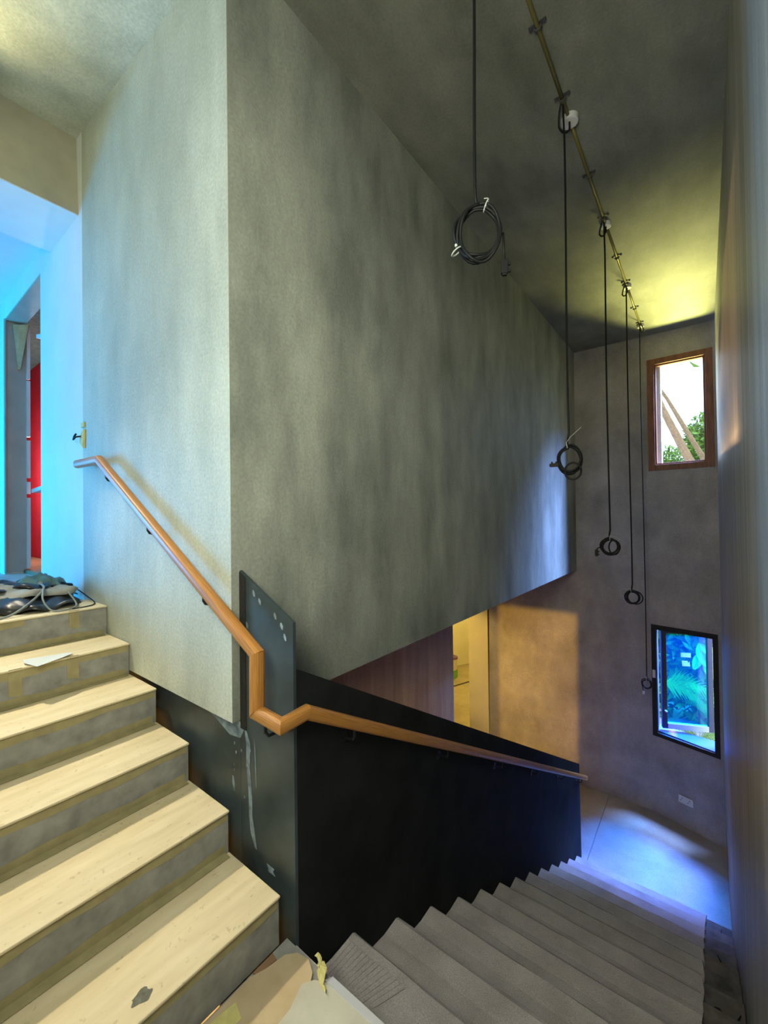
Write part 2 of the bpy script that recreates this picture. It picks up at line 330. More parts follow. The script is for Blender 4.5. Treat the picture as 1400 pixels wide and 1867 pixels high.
# ------------------------------------------------------------------ upper staircase
st = tag(empty('staircase', (-2.1, 0.3, -1.6)), 'upper concrete staircase climbing left to the corridor, treads covered by cream boards', 'staircase')
for k in range(6):
    xk = -1.29-0.3365*k; zk = -1.415+0.1765*k
    s = obj('step', MB().box(xk-0.36, xk-0.006, -0.45, 0.997, zk-0.19, zk-0.010), M['concrete'], st)
    obj('tread_board', MB().box(xk-0.335, xk+0.006, -0.44, 0.996, zk-0.010, zk), M['board'], s, bevel=0.003)
    def wob(y): return 0.004*math.sin(9*y+k)+0.003*math.sin(23*y+2*k)
    t = MB(); y0 = -0.44; y1 = 0.99 if k != 5 else 0.60
    t.grid(lambda u, v: (xk-0.0045+0.001*math.sin(40*u), y0+(y1-y0)*u, zk-0.012-v*(0.036+wob(y0+(y1-y0)*u))), 24, 2)
    obj('masking_tape', t, M['tape'], s, solid=0.0012)
    t = MB()
    t.grid(lambda u, v: (xk-0.0045+(0 if v < 0.5 else 0.04*(v-0.5)*2), -0.44+1.42*u, zk-0.1765+0.004+(0.030+wob(u*2))*(1-min(1, v*2))), 24, 2)
    if k: obj('masking_tape', t, M['tape'], s, solid=0.0012)
    for (yy, w, h) in ({5: [(0.80, 0.05, 0.10)], 4: [(0.70, 0.05, 0.115), (0.47, 0.05, 0.13)]}.get(k, [])):
        t = MB().grid(lambda u, v: (xk+0.0075-(0.011 if v > 0.12 else 0), yy+w*u+0.004*v, zk+0.001-h*v-(0.012*u if v > 0.95 else 0)), 2, 6)
        obj('masking_tape', t, M['tape'], s, solid=0.001)
    if k == 0:
        t = MB(); n0 = 0
        ring = [(-1.346+0.021*math.cos(a)*(1+0.25*math.sin(3*a)), 0.536+0.027*math.sin(a)*(1+0.2*math.cos(5*a)), zk+0.0006) for a in [2*PI*i/22 for i in range(22)]]
        t.prism(ring, (0, 0, 0.0006)); obj('stain', t, M['stain'], s)
# ------------------------------------------------------------------ lower staircase (bare concrete) and the fleece over it
NY = lambda i: 1.352+0.3195*i
NZ = lambda i: -1.816-0.1795*i
st2 = tag(empty('staircase', (-0.55, 3.2, ZF)), 'lower concrete staircase running down beside the black balustrade, bare strip along the right wall', 'staircase')
for i in range(13):
    obj('step', MB().box(XC+0.004, XR-0.004, NY(i)-0.33, NY(i)-0.02, max(NZ(i)-0.40, ZF), NZ(i)-0.014), M['dusty'], st2, bevel=0.006)
prof = [(1.035, -1.612), (1.05, -1.70), (1.075, -1.80)]
for i in range(13):
    prof += [(NY(i)-0.10, NZ(i)-0.004), (NY(i)-0.004, NZ(i)), (NY(i)+0.012, NZ(i)-0.010), (NY(i)+0.115, NZ(i)-0.168)]
prof[-1] = (NY(12)+0.07, ZF+0.006); prof.append((NY(12)+0.16, ZF+0.004))
cum = prof
b = MB(); NX = 30
def fl(u, v):
    k = round(v*(len(cum)-1)); y, z = cum[k]; x = XC+0.004+u*1.186
    if u > 0.99: x += 0.008*math.sin(k*1.7)
    w = 0.006*math.sin(5*x+0.9*k)*math.sin(3.1*k+7*x)
    return (x, y+0.6*w, z+0.5*abs(w))
b.grid(fl, NX, len(cum)-1)
tag(obj('fleece_sheet', b, M['fleece'], solid=0.004), 'grey-brown protective fleece draped down the whole lower flight', 'sheet')

# ------------------------------------------------------------------ black balustrade
ba = tag(empty('balustrade', (XC-0.1, 3.2, ZF)), 'solid black balustrade sloping down the left of the lower stairs', 'balustrade')
def topz(y): return -0.572-0.559*(y-1.041)
poly = [(XC, 1.056, ZF+0.01), (XC, 5.43, ZF+0.01), (XC, 5.405, topz(5.405)), (XC, 1.056, topz(1.056))]
obj('side_panel', MB().prism(poly, (-0.12, 0, 0)), M['black'], ba)
poly = [(XB+0.002, 1.04, -1.95), (XC, 1.04, -1.95), (XC, 1.04, -0.400), (XB+0.002, 1.04, -0.2246)]
ep = obj('end_panel', MB().prism(poly, (0, 0.014, 0)), M['stringer'], ba)
obj('dark_strip', MB().prism([(XB+0.004, 1.036, -0.90), (XB+0.045, 1.036, -0.90), (XB+0.045, 1.036, -0.252), (XB+0.004, 1.036, -0.230)], (0, 0.004, 0)), M['mastic'], ba)  # narrow black strip along the end panel's wall edge
# plaster smears left on the dark paint
def smear(pts, parent, seed):
    r = random.Random(seed); t = MB()
    L = []; Rr = []
    for (x, z, w) in pts: L.append((x-w*(0.8+0.4*r.random()), 1.0385, z)); Rr.append((x+w*(0.8+0.4*r.random()), 1.0385, z))
    t.prism(L+Rr[::-1], (0, 0.0014, 0)); return obj('plaster_smear', t, M['smear'], parent)
smear([(-1.565, -0.90, 0.006), (-1.545, -0.95, 0.014), (-1.545, -1.05, 0.013), (-1.535, -1.15, 0.012), (-1.53, -1.25, 0.012), (-1.515, -1.32, 0.014), (-1.495, -1.37, 0.005)], ba, 3)
smear([(-1.50, -0.92, 0.002), (-1.495, -1.0, 0.003), (-1.49, -1.12, 0.002)], ba, 4)
smear([(-1.40, -1.395, 0.022), (-1.40, -1.408, 0.012), (-1.395, -1.42, 0.02)], ba, 5)
smear([(-1.66, -1.13, 0.004), (-1.655, -1.16, 0.009), (-1.65, -1.19, 0.006)], ba, 6)
for (x, z) in ((-1.50, -0.30), (-1.46, -0.33), (-1.36, -0.375), (-1.32, -0.41), (-1.30, -0.45), (-1.53, -0.50), (-1.55, -0.44)): smear([(x, z, 0.003), (x+0.004, z-0.012, 0.008), (x+0.008, z-0.026, 0.004)], ba, int(-1000*x))
for q in range(9): 
    x = -1.66+0.2*rnd.random(); z = -0.95-0.28*rnd.random(); smear([(x, z, 0.002), (x, z-0.006, 0.0035), (x, z-0.012, 0.002)], ba, 20+q)
t = MB().prism([(-2.02, 1.0385, -0.875), (-1.61, 1.0385, -0.87), (-1.575, 1.0385, -0.905), (-1.60, 1.0385, -0.945), (-1.68, 1.0385, -0.955), (-1.78, 1.0385, -0.92), (-1.9, 1.0385, -0.885)], (0, 0.0012, 0))
obj('plaster_smear', t, M['smear'], ba)

# ------------------------------------------------------------------ oak handrail with mitred elbows
def rail_profile(d, upv):
    d = d.normalized(); s = d.cross(upv).normalized(); u = s.cross(d)
    pr = []
    for i in range(20):
        a = 2*PI*i/20; cx = math.copysign(abs(math.cos(a))**0.75, math.cos(a))*0.0235; cy = math.copysign(abs(math.sin(a))**0.75, math.sin(a))*0.0265
        pr.append((cx, cy))
    return pr, s, u
hr = tag(empty('handrail', (-1.3, 1.0, -1.6)), 'oiled oak handrail down both flights with a stepped, mitred turn at the landing', 'handrail')
HP = [Vector(p) for p in ((-3.27, 0.93, 0.372), (-2.885, 0.93, 0.365), (-1.322, 0.93, -0.502), (-1.325, 0.93, -0.718), (-1.184, 0.93, -0.728), (-1.184, 1.045, -0.722), (-1.184, 5.43, -3.165))]
UPS = [Vector((0, 0, 1))]*2+[Vector((0, -1, 0))]+[Vector((0, 0, 1))]*3
for k in range(6):
    a, c = HP[k], HP[k+1]; d = (c-a).normalized(); pr, s, u = rail_profile(d, UPS[k])
    def plane_n(i):
        if i == 0 or i == 6: return d
        n = ((HP[i]-HP[i-1]).normalized()+(HP[i+1]-HP[i]).normalized()); return n.normalized()
    rings = []
    for (P0, n) in ((a, plane_n(k)), (c, plane_n(k+1))):
        rg = []
        for (x, y) in pr:
            q = P0+s*x+u*y; q = q+d*((P0-q).dot(n)/d.dot(n)); rg.append(q)
        rings.append(rg)
    if (c-a).length > 0.6:
        mid = [[rings[0][i].lerp(rings[1][i], t/12) for i in range(20)] for t in range(13)]; rings = mid
    obj('rail_section', MB().ring_sweep(rings), M['oak'], hr, smooth=False)
def bracket(p, wallp):
    p = Vector(p); w = Vector(wallp); t = MB(); lo = p+Vector((0, 0, -0.075))
    t.tube([p+Vector((0, 0, -0.02)), p+Vector((0, 0, -0.055)), lo.lerp(w, 0.12)+Vector((0, 0, -0.003)), lo.lerp(Vector((w.x, w.y, lo.z)), 0.5), Vector((w.x, w.y, lo.z))], 0.006, 8)
    n = (Vector((w.x, w.y, 0))-Vector((p.x, p.y, 0))).normalized(); e = Vector((w.x, w.y, lo.z)); t.tube([e-n*0.008, e], 0.022, 14)
    obj('bracket', t, M['bracket'], hr, smooth=False)
for f_ in (0.07, 0.42, 0.76): q = HP[1].lerp(HP[2], f_); bracket(q, (q.x, 1.0, q.z))
bracket(HP[3].lerp(HP[4], 0.35), (-1.275, 1.04, -0.76))
for f_ in (0.06, 0.24, 0.42, 0.6, 0.78, 0.95): q = HP[5].lerp(HP[6], f_); bracket(q, (XC, q.y, q.z))

# ------------------------------------------------------------------ conduit and pendant cables
cd = tag(empty('conduit', (-0.645, 3.5, ZC)), 'straight brass lighting conduit clipped along the stairwell ceiling', 'conduit')
BX = [1.53, 2.84, 4.07, 5.33, 6.56]; CX = -0.645; CZ = ZC-0.016
prev = 0.2
for yb_ in BX:
    obj('pipe', MB().tube([(CX, prev, CZ), (CX, (prev+yb_)/2, CZ), (CX, yb_-0.035, CZ)], 0.011, 10), M['brass'], cd, smooth=True); prev = yb_+0.035
for k, yb_ in enumerate(BX):
    if k < 2: obj('junction_box', MB().tube([(CX, yb_, ZC-0.001), (CX, yb_, ZC-0.034), (CX, yb_, ZC-0.036)], [0.052, 0.050, 0.044], 20), M['white_plastic'], cd)
    else: obj('junction_box', MB().tube([(CX, yb_, ZC-0.001), (CX, yb_, ZC-0.036), (CX, yb_, ZC-0.038)], [0.042, 0.040, 0.034], 14), M['white_plastic'], cd)
for y_ in (2.19, 2.66, 3.39, 3.95, 4.65, 5.22, 5.94, 6.45):
    t = MB().box(CX-0.045, CX+0.045, y_-0.010, y_+0.010, ZC-0.006, ZC-0.0005)
    t.tube([(CX+0.017*math.cos(a), y_, CZ+0.017*math.sin(a)) for a in [PI+PI*i/8 for i in range(9)]], 0.006, 6)
    t.tube([(CX-0.036, y_, ZC-0.006), (CX-0.036, y_, ZC-0.014)], 0.007, 8).tube([(CX+0.036, y_, ZC-0.006), (CX+0.036, y_, ZC-0.014)], 0.007, 8)
    obj('saddle_clip', t, M['steel'], cd)
CAB = [  # hang y, coil centre z, width, height, loops, seed, connector offset (right, down), label
 (1.41, 1.035, 0.200, 0.240, 5, 1, (0.097, 0.135), 'black cable with the largest, nearest coil, tied in two places, plug hanging right'),
 (2.68, 0.335, 0.150, 0.190, 5, 2, (-0.085, 0.03), 'black cable with its coil in front of the bright wall corner, long white tie tail'),
 (3.98, -0.280, 0.165, 0.165, 4, 3, (-0.105, 0.055), 'black cable with round coil and plug low on its left, on bare grey wall'),
 (5.25, -0.915, 0.175, 0.175, 4, 4, (-0.03, -0.02), 'black cable whose coil hangs just above the orange-lit patch height, no plug below'),
 (6.44, -2.240, 0.125, 0.140, 3, 5, (-0.04, 0.125), 'thinnest, farthest black cable, small coil hanging beside the blue window')]
for (cy, cz, w, h, nl, sd, (cr, cdn), lab) in CAB:
    r = random.Random(sd); k = CAB.index((cy, cz, w, h, nl, sd, (cr, cdn), lab)); yb_ = BX[k]
    P0 = Vector((CX, cy, cz)); g = tag(empty('pendant_cable', (CX, cy, cz-h/2)), lab, 'cable', 'coiled pendant cables under the conduit')
    rad = (0.0056, 0.0060, 0.0068, 0.0070, 0.0062)[k]
    # ceiling loop and drop
    pts = []
    top = ZC-0.035
    lx = (1, -1, -1, -1, 1)[k]
    a0 = Vector((CX+0.0, yb_-0.01, ZC-0.034)); 
    pts = [a0, a0+Vector((0, 0, -0.05))]
    for i in range(1, 10):
        a = PI*i/9; pts.append(Vector((CX+lx*0.055*math.sin(a*0.5)*(1 if i < 6 else (10-i)/5), yb_-0.01-(yb_-cy)*(i/9), top-0.05-0.085*math.sin(a)*(1-i/14)+0.05*(i/9))))
    pts += [Vector((CX, cy, top-0.01)), Vector((CX, cy, top-0.06))]
    zt = cz+h/2
    for i in range(1, 13): t_ = i/12; pts.append(Vector((CX+0.004*math.sin(t_*5+k), cy+0.004*math.sin(3*t_), (top-0.06)*(1-t_)+(zt+0.06)*t_)))
    vd = Vector((CX, cy, 0)).normalized(); rt = vd.cross(Vector((0, 0, 1))).normalized()   # coil roughly faces the landing
    rt = (rt+vd*(-0.12 if k else 0.08)).normalized(); dn = rt.cross(Vector((0, 0, 1)))
    cp = []; nn = nl*28
    jit = [(0.72+0.28*r.random(), 0.74+0.26*r.random(), 0.026*(r.random()-0.5), 0.022*(r.random()-0.5)) for _ in range(nl+2)]
    for i in range(nn+1):
        q = i/28; j = int(q); fq = q-j; J = [jit[j][m_]*(1-fq)+jit[min(j+1, nl)][m_]*fq for m_ in range(4)]
        a = PI/2-2*PI*q
        cp.append(P0+rt*((w/2-rad)*J[0]*math.cos(a)+J[2])+Vector((0, 0, 1))*((h/2-rad)*J[1]*math.sin(a)+J[3])+dn*(0.004*(q-nl/2)*1.6+0.006*math.sin(4*a+j)))
    c0 = cp[0]; pts += [c0.lerp(pts[-1], 0.45)+Vector((-0.004, 0, 0)), c0]
    obj('cable', MB().tube(pts, rad, 8), M['rubber'], g, smooth=True)
    obj('coil', MB().tube(cp, rad, 8), M['rubber'], g, smooth=True)
    if k == 1:
        obj('coil', MB().tube([P0+rt*(0.02+0.045*math.cos(a))+Vector((0, 0, -0.075+0.05*math.sin(a)))+dn*0.012 for a in [2*PI*i/24 for i in range(25)]], rad, 8), M['rubber'], g, smooth=True)
    if k in (2, 3):
        ox, oz, ow, oh = ((0.030, -0.005, 0.040, 0.062), (0.028, 0.0, 0.072, 0.070))[k-2]
        obj('coil', MB().tube([P0+rt*(ox+ow*math.cos(a))+Vector((0, 0, oz+oh*math.sin(a)))+dn*0.010*math.cos(a) for a in [2*PI*i/26 for i in range(27)]], rad*0.9, 8), M['rubber'], g, smooth=True)
    # ties
    def tie(a, tail):
        c = P0+rt*(w*0.44*math.cos(a))+Vector((0, 0, 1))*(h*0.44*math.sin(a)); rr = rt*math.cos(a)+Vector((0, 0, 1))*math.sin(a)
        ring = [c+rr*(0.022*math.cos(b_))+dn*(0.017*math.sin(b_)) for b_ in [2*PI*i/16 for i in range(17)]]
        t = MB().tube(ring, 0.0026, 6)
        if tail: t.tube([c+rr*0.022, c+rr*0.03+tail*0.3, c+rr*0.03+tail], 0.0018, 6)
        else: t.box(c.x-0.005, c.x+0.005, c.y-0.005, c.y+0.005, c.z+0.017, c.z+0.027)
        obj('cable_tie', t, M['tie'], g)
    if k == 0: tie(1.15, -rt*0.02); tie(3.75, None)
    elif k == 1: tie(1.75, rt*0.085+Vector((0, 0, 0.075)))
    elif k == 2: tie(1.55, rt*0.10+Vector((0, 0, -0.055)))
    elif k == 3: tie(1.7, -rt*0.05+Vector((0, 0, -0.03)))
    else: tie(1.6, None)
    # plug
    if k != 3:
        c = P0+rt*cr+Vector((0, 0, -cdn)); s_ = (1, 0.95, 1, 1, 0.8)[k]*0.017; t = MB()
        ax = Vector((0, 0, 1)) if k in (0, 2, 4) else rt
        sd_ = rt if k in (0, 2, 4) else Vector((0, 0, 1))
        def bx(c_, hx, hy, hz):
            P = []
            for sz in (-1, 1):
                for (sx, sy) in ((-1, -1), (1, -1), (1, 1), (-1, 1)): P.append(c_+sd_*(sx*hx)+dn*(sy*hy)+ax*(sz*hz))
            t.hexa(P)
        bx(c, s_*0.7, s_*0.55, s_*1.5); bx(c+sd_*s_*0.95+ax*s_*0.6, s_*0.35, s_*0.3, s_*0.3); bx(c+sd_*s_*0.95-ax*s_*0.9, s_*0.35, s_*0.3, s_*0.3); bx(c-ax*s_*1.6, s_*0.5, s_*0.4, s_*0.25)
        pl = obj('connector', t, M['rubber'] if k != 4 else M['white_plastic'], g, bevel=0.002)
        e0 = P0+rt*(w*0.47*(1 if cr > 0 else -1))+Vector((0, 0, -0.01))
        obj('cable_tail', MB().tube([e0, e0.lerp(c+ax*s_*1.4, 0.5)+Vector((0, 0, 0.008)), c+ax*s_*1.4], 0.0042, 8), M['rubber'], g, smooth=True)

# ------------------------------------------------------------------ windows
def bar(t, a, c, w, d, y0f, n=(0, 1, 0)): pass
w1 = struct(empty('window_1', (-0.25, 7.0, 0.6)), 'upper window with a brown timber frame, garden and white sky behind')
def frame4(x0, x1, z0, z1, wd, y0, y1, yfun, name, m, parent):
    for (a, b_, c, d) in ((x0, x0+wd, z0, z1), (x1-wd, x1, z0, z1), (x0+wd, x1-wd, z1-wd, z1), (x0+wd, x1-wd, z0, z0+wd)):
        t = MB(); P = []
        for z in (c, d):
            for (x, yy) in ((a, y0), (b_, y0), (b_, y1), (a, y1)): P.append((x, yfun(x, z)+yy, z))
        t.hexa(P); obj(name, t, m, parent, bevel=0.003)
frame4(-0.626, 0.114, 0.598, 2.19, 0.082, -0.012, 0.10, yb, 'frame_bar', M['mahogany'], w1)
frame4(-0.553, 0.041, 0.671, 2.117, 0.032, 0.015, 0.07, yb, 'sash_bar', M['mahogany'], w1)
g = MB().hexa([(x, yb(x, z)+yy, z) for z in (0.70, 2.09) for (x, yy) in ((-0.522, 0.045), (0.010, 0.045), (0.010, 0.051), (-0.522, 0.051))])
obj('glass_pane', g, M['glass'], w1)
obj('inner_jamb', MB().box(-0.575, -0.474, 7.13, 7.30, 0.62, 2.17), M['pale_frame'], w1)
w2 = struct(empty('window_2', (-0.25, 6.85, -3.09)), 'lower window, blue film on its glass, sash swung open to the garden')
def ring_frame(x0, x1, z0, z1, wl, wr, wt, wb_, y0, y1, name, m, parent):
    for (a, b_, c, d) in ((x0, x0+wl, z0, z1), (x1-wr, x1, z0, z1), (x0+wl, x1-wr, z1-wt, z1), (x0+wl, x1-wr, z0, z0+wb_)):
        t = MB(); P = []
        for z in (c, d):
            for (x, yy) in ((a, y0), (b_, y0), (b_, y1), (a, y1)): P.append((x, yb(x, z)+yy, z))
        t.hexa(P); obj(name, t, m, parent)
ring_frame(-0.630, 0.104, -3.10, -1.560, 0.060, 0.055, 0.065, 0.05, -0.006, 0.03, 'rebate_strip', M['mastic'], w2)
obj('jamb', MB().box(-0.612, -0.565, 6.955, 7.13, -3.05, -1.60), M['blue_lit'], w2)
obj('sill', MB().hexa([(-0.612,6.955,-3.075),(0.104,6.72,-3.075),(0.104,7.06,-3.075),(-0.612,7.18,-3.075),(-0.612,6.955,-3.035),(0.104,6.72,-3.035),(0.104,7.06,-3.045),(-0.612,7.18,-3.045)]), M['blue_lit'], w2)
A = Vector((-0.515, 6.97, 0)); B = Vector((0.05, 7.22, 0)); ud = (B-A).normalized(); nd = Vector((-ud.y, ud.x, 0)); LW = (B-A).length
def sp(u, z, n=0): q = A+ud*u+nd*n; return (q.x, q.y, z)
def sash_bar(u0, u1, z0, z1, n0, n1, m, name='sash_bar', par=None, bev=0.004):
    t = MB().hexa([sp(u0, z0, n0), sp(u1, z0, n0), sp(u1, z0, n1), sp(u0, z0, n1), sp(u0, z1, n0), sp(u1, z1, n0), sp(u1, z1, n1), sp(u0, z1, n1)])
    return obj(name, t, m, par or w2, bevel=bev)
z0, z1 = -3.0, -1.62
sash_bar(0, 0.062, z0, z1, 0, 0.05, M['dark_frame']); sash_bar(LW-0.062, LW, z0, z1, 0, 0.05, M['dark_frame'])
sash_bar(0.062, LW-0.062, z1-0.06, z1, 0, 0.05, M['dark_frame'])
sash_bar(0.062, LW-0.062, z0, z0+0.075, -0.004, 0.05, M['white_plastic'])
gp = sash_bar(0.058, LW-0.058, z0+0.07, z1-0.055, 0.022, 0.028, M['blue_glass'], 'glass_pane', bev=0)
sash_bar(0.245, 0.365, -2.002, -1.94, 0.0195, 0.0215, M['sticker'], 'sticker', gp, 0)
t = MB().prism([sp(0.255, -2.05, 0.0195), sp(0.325, -2.05, 0.0195), sp(0.33, -2.075, 0.0195), sp(0.35, -2.06, 0.0195), sp(0.355, -2.125, 0.0195), sp(0.26, -2.125, 0.0195)], nd*0.002)
obj('sticker', t, M['sticker'], gp)
sash_bar(0.02, 0.045, -2.76, -2.74, -0.05, 0, M['white_plastic'], 'handle')
obj('catch', MB().box(-0.622, -0.585, 6.90, 6.93, -2.30, -2.19), M['white_plastic'], w2, bevel=0.004)

# ------------------------------------------------------------------ sockets
so = tag(empty('wall_socket', (-0.265, yb(-0.265, -3.8), -3.85)), 'white double socket low on the end wall under the blue window', 'socket')
t = MB().hexa([(x, yb(x, z)+yy, z) for z in (-3.85, -3.755) for (x, yy) in ((-0.345, -0.012), (-0.185, -0.012), (-0.185, 0.0), (-0.345, 0.0))]); obj('face_plate', t, M['white_plastic'], so, bevel=0.004)
for x in (-0.305, -0.225):
    for (dx, dz) in ((0, 0.016), (-0.016, -0.012), (0.016, -0.012)):
        y = yb(x, -3.8)-0.0135; obj('pin_slot', MB().box(x+dx-0.004, x+dx+0.004, y, y+0.003, -3.80+dz-0.006, -3.80+dz+0.006), M['rubber'], so)
    y = yb(x, -3.8)-0.015; obj('rocker_switch', MB().box(x+0.024, x+0.034, y, y+0.005, -3.785, -3.768), M['white_plastic'], so)
sw = tag(empty('switch_box', (-3.36, 0.99, 0.48)), 'small unfinished wall switch box with loose wires above the handrail end', 'switch')
obj('back_box', MB().prism([(-3.43, 0.985, 0.54), (-3.355, 0.985, 0.495), (-3.345, 0.985, 0.625), (-3.40, 0.985, 0.60)], (0, 0.015, 0)), M['tape_pale'], sw, bevel=0.003)
obj('cover_plate', MB().box(-3.40, -3.35, 0.988, 1.0, 0.64, 0.675), M['tape_pale'], sw, bevel=0.003)
obj('wire', MB().tube([(-3.39, 0.985, 0.58), (-3.41, 0.96, 0.575), (-3.44, 0.955, 0.56), (-3.455, 0.965, 0.585), (-3.45, 0.975, 0.605)], 0.006, 6), M['rubber'], sw)

# ------------------------------------------------------------------ doorway off the corridor
dj = struct(empty('door_1', (-5.1, 1.08, -0.53)), 'unfinished doorway with bare jambs off the corridor')
obj('jamb_board', MB().box(-5.742, -5.725, 1.003, 1.175, -0.53, 2.105), M['grey_ply'], dj)
obj('lining_strip', MB().box(-5.745, -5.70, 0.995, 1.008, -0.53, 2.105), M['beam_board'], dj)
for (a, c) in ((-0.50, 0.25), (0.29, 0.42), (0.46, 0.86), (0.90, 1.50), (1.52, 2.09)): obj('lining_strip', MB().box(-5.735, -5.690, 1.172, 1.20, a, c), M['white_paint'], dj)
obj('head_board', MB().box(-5.74, -4.42, 1.003, 1.16, 2.09, 2.105), M['beam_board'], dj)
t = MB().prism([(-5.70, 1.06, 2.06), (-5.66, 1.155, 2.085), (-5.70, 1.10, 1.62)], (0.025, 0.02, 0.0)).prism([(-5.68, 1.155, 2.085), (-5.65, 1.165, 2.085), (-5.69, 1.10, 1.60), (-5.72, 1.10, 1.60)], (0, 0.02, 0))
tag(obj('plywood_offcut', t, M['timber']), 'pale plywood offcut leaning in the top of the doorway', 'board')
tag(obj('shelf_bracket', MB().hexa([(-5.66,1.20,0.30),(-5.40,1.30,0.36),(-5.40,1.62,0.36),(-5.66,1.62,0.30),(-5.66,1.20,0.34),(-5.40,1.30,0.40),(-5.40,1.62,0.40),(-5.66,1.62,0.34)]), M['white_paint']), 'white ledge board sticking out against the red wall', 'board')
tag(obj('ceiling_batten', MB().hexa([(-5.55,1.22,1.93),(-5.0,1.5,1.93),(-5.0,1.62,1.93),(-5.55,1.34,1.93),(-5.55,1.22,1.97),(-5.0,1.5,1.97),(-5.0,1.62,1.97),(-5.55,1.34,1.97)]), M['white_paint']), 'white batten crossing above the red wall in the doorway', 'batten')

# ------------------------------------------------------------------ clutter on the top landing
ZT = -0.532
def crumple(name, cx, cy, lx, ly, hfun, seed, m, lab, cat, n=26, z0=ZT, th=0.004, rot=0.0):
    r = random.Random(seed); ph = [r.random()*6.28 for _ in range(10)]
    t = MB(); cr, sr = math.cos(rot), math.sin(rot)
    def fn(u, v):
        e = 0.03*math.sin(7*v+ph[0])+0.02*math.sin(17*v+ph[1]); e2 = 0.03*math.sin(6*u+ph[2])+0.02*math.sin(15*u+ph[3])
        x = (u-0.5)*lx+e*(2*u-1); y = (v-0.5)*ly+e2*(2*v-1)
        z = hfun(u, v)+0.012*math.sin(11*u+5*v+ph[4])+0.010*math.sin(19*v-7*u+ph[5])+0.006*math.sin(31*u+23*v+ph[6])+0.022
        return (cx+cr*x-sr*y, cy+sr*x+cr*y, z0+max(0.002, z))
    t.grid(fn, n, n); return tag(obj(name, t, m, smooth=True, solid=th), lab, cat)
hump = lambda a, p: (lambda u, v: a*(max(0, math.sin(PI*u))**p)*(max(0, math.sin(PI*v))**p))
crumple('polythene_sheet', -3.36, 0.60, 0.54, 0.66, hump(0.045, 0.35), 11, M['tarp'], 'crumpled black polythene at the bottom of the heap on the top step', 'sheet')
crumple('dust_sheet', -3.44, 0.60, 0.46, 0.62, hump(0.052, 0.4), 12, M['dust'], 'folded grey-beige dust sheet lying over the black polythene', 'sheet', z0=ZT+0.045)
crumple('polythene_sheet', -3.48, 0.55, 0.34, 0.50, hump(0.03, 0.5), 15, M['tarp'], 'dark folded sheet on top of the grey-beige dust sheet', 'sheet', z0=ZT+0.085)
crumple('canvas_bag', -3.52, 0.79, 0.20, 0.18, hump(0.07, 0.5), 13, M['teal'], 'small teal canvas bag standing at the right of the heap', 'bag', n=14, z0=ZT+0.075)
tag(obj('tape_roll', MB().tube([(-3.38+0.04*math.cos(a), 0.87+0.05*math.sin(a), ZT+0.10) for a in [2*PI*i/20 for i in range(21)]], 0.014, 8), M['rubber']), 'black roll lying at the right end of the heap', 'roll')
def cable(name, pts, r, m, lab):
    # smooth through points (Catmull-Rom)
    P = [Vector(p) for p in pts]; out = []
    for i in range(len(P)-1):
        p0, p1, p2, p3 = P[max(i-1, 0)], P[i], P[i+1], P[min(i+2, len(P)-1)]
        for s_ in range(8):
            t_ = s_/8; out.append(0.5*((2*p1)+(p2-p0)*t_+(2*p0-5*p1+4*p2-p3)*t_**2+(3*p1-p0-3*p2+p3)*t_**3))
    out.append(P[-1]); return tag(obj(name, MB().tube(out, r, 7), m, smooth=True), lab, 'cable')
cable('loose_cable', [(-3.02, 0.44, ZT+0.006), (-3.04, 0.55, ZT+0.012), (-3.10, 0.66, ZT+0.07), (-3.22, 0.74, ZT+0.12), (-3.40, 0.76, ZT+0.13)], 0.006, M['cable_grey'], 'grey cable rising diagonally across the front of the heap')
cable('loose_cable', [(-3.14, 0.72, ZT+0.13), (-3.06, 0.70, ZT+0.07), (-3.01, 0.73, ZT+0.012), (-2.99, 0.80, ZT+0.008), (-3.05, 0.86, ZT+0.02), (-3.13, 0.84, ZT+0.09)], 0.005, M['cable_grey'], 'grey cable looping down in front of the black polythene')
cable('loose_cable', [(-3.02, 0.74, ZT+0.006), (-3.0, 0.88, ZT+0.006), (-3.08, 0.965, ZT+0.006), (-3.25, 0.975, ZT+0.03), (-3.38, 0.94, ZT+0.08), (-3.42, 0.88, ZT+0.11)], 0.0035, M['rubber'], 'thin dark wire looping out against the wall at the heap')
# scrap paper on the fifth tread
zz = -1.415+0.1765*4
t = MB(); pp = [(-2.735, 0.545), (-2.665, 0.535), (-2.575, 0.565), (-2.595, 0.62), (-2.62, 0.685), (-2.655, 0.735), (-2.70, 0.715), (-2.72, 0.64)]
ctr = (-2.66, 0.63); t.v = [(x, y, zz+0.002+0.008*abs(math.sin(9*x+13*y))) for x, y in pp]+[(ctr[0], ctr[1], zz+0.003)]; t.f = [(i, (i+1) % 8, 8) for i in range(8)]
tag(obj('scrap_paper', t, M['paper'], solid=0.001), 'torn white scrap of paper lying on the fifth tread', 'paper')

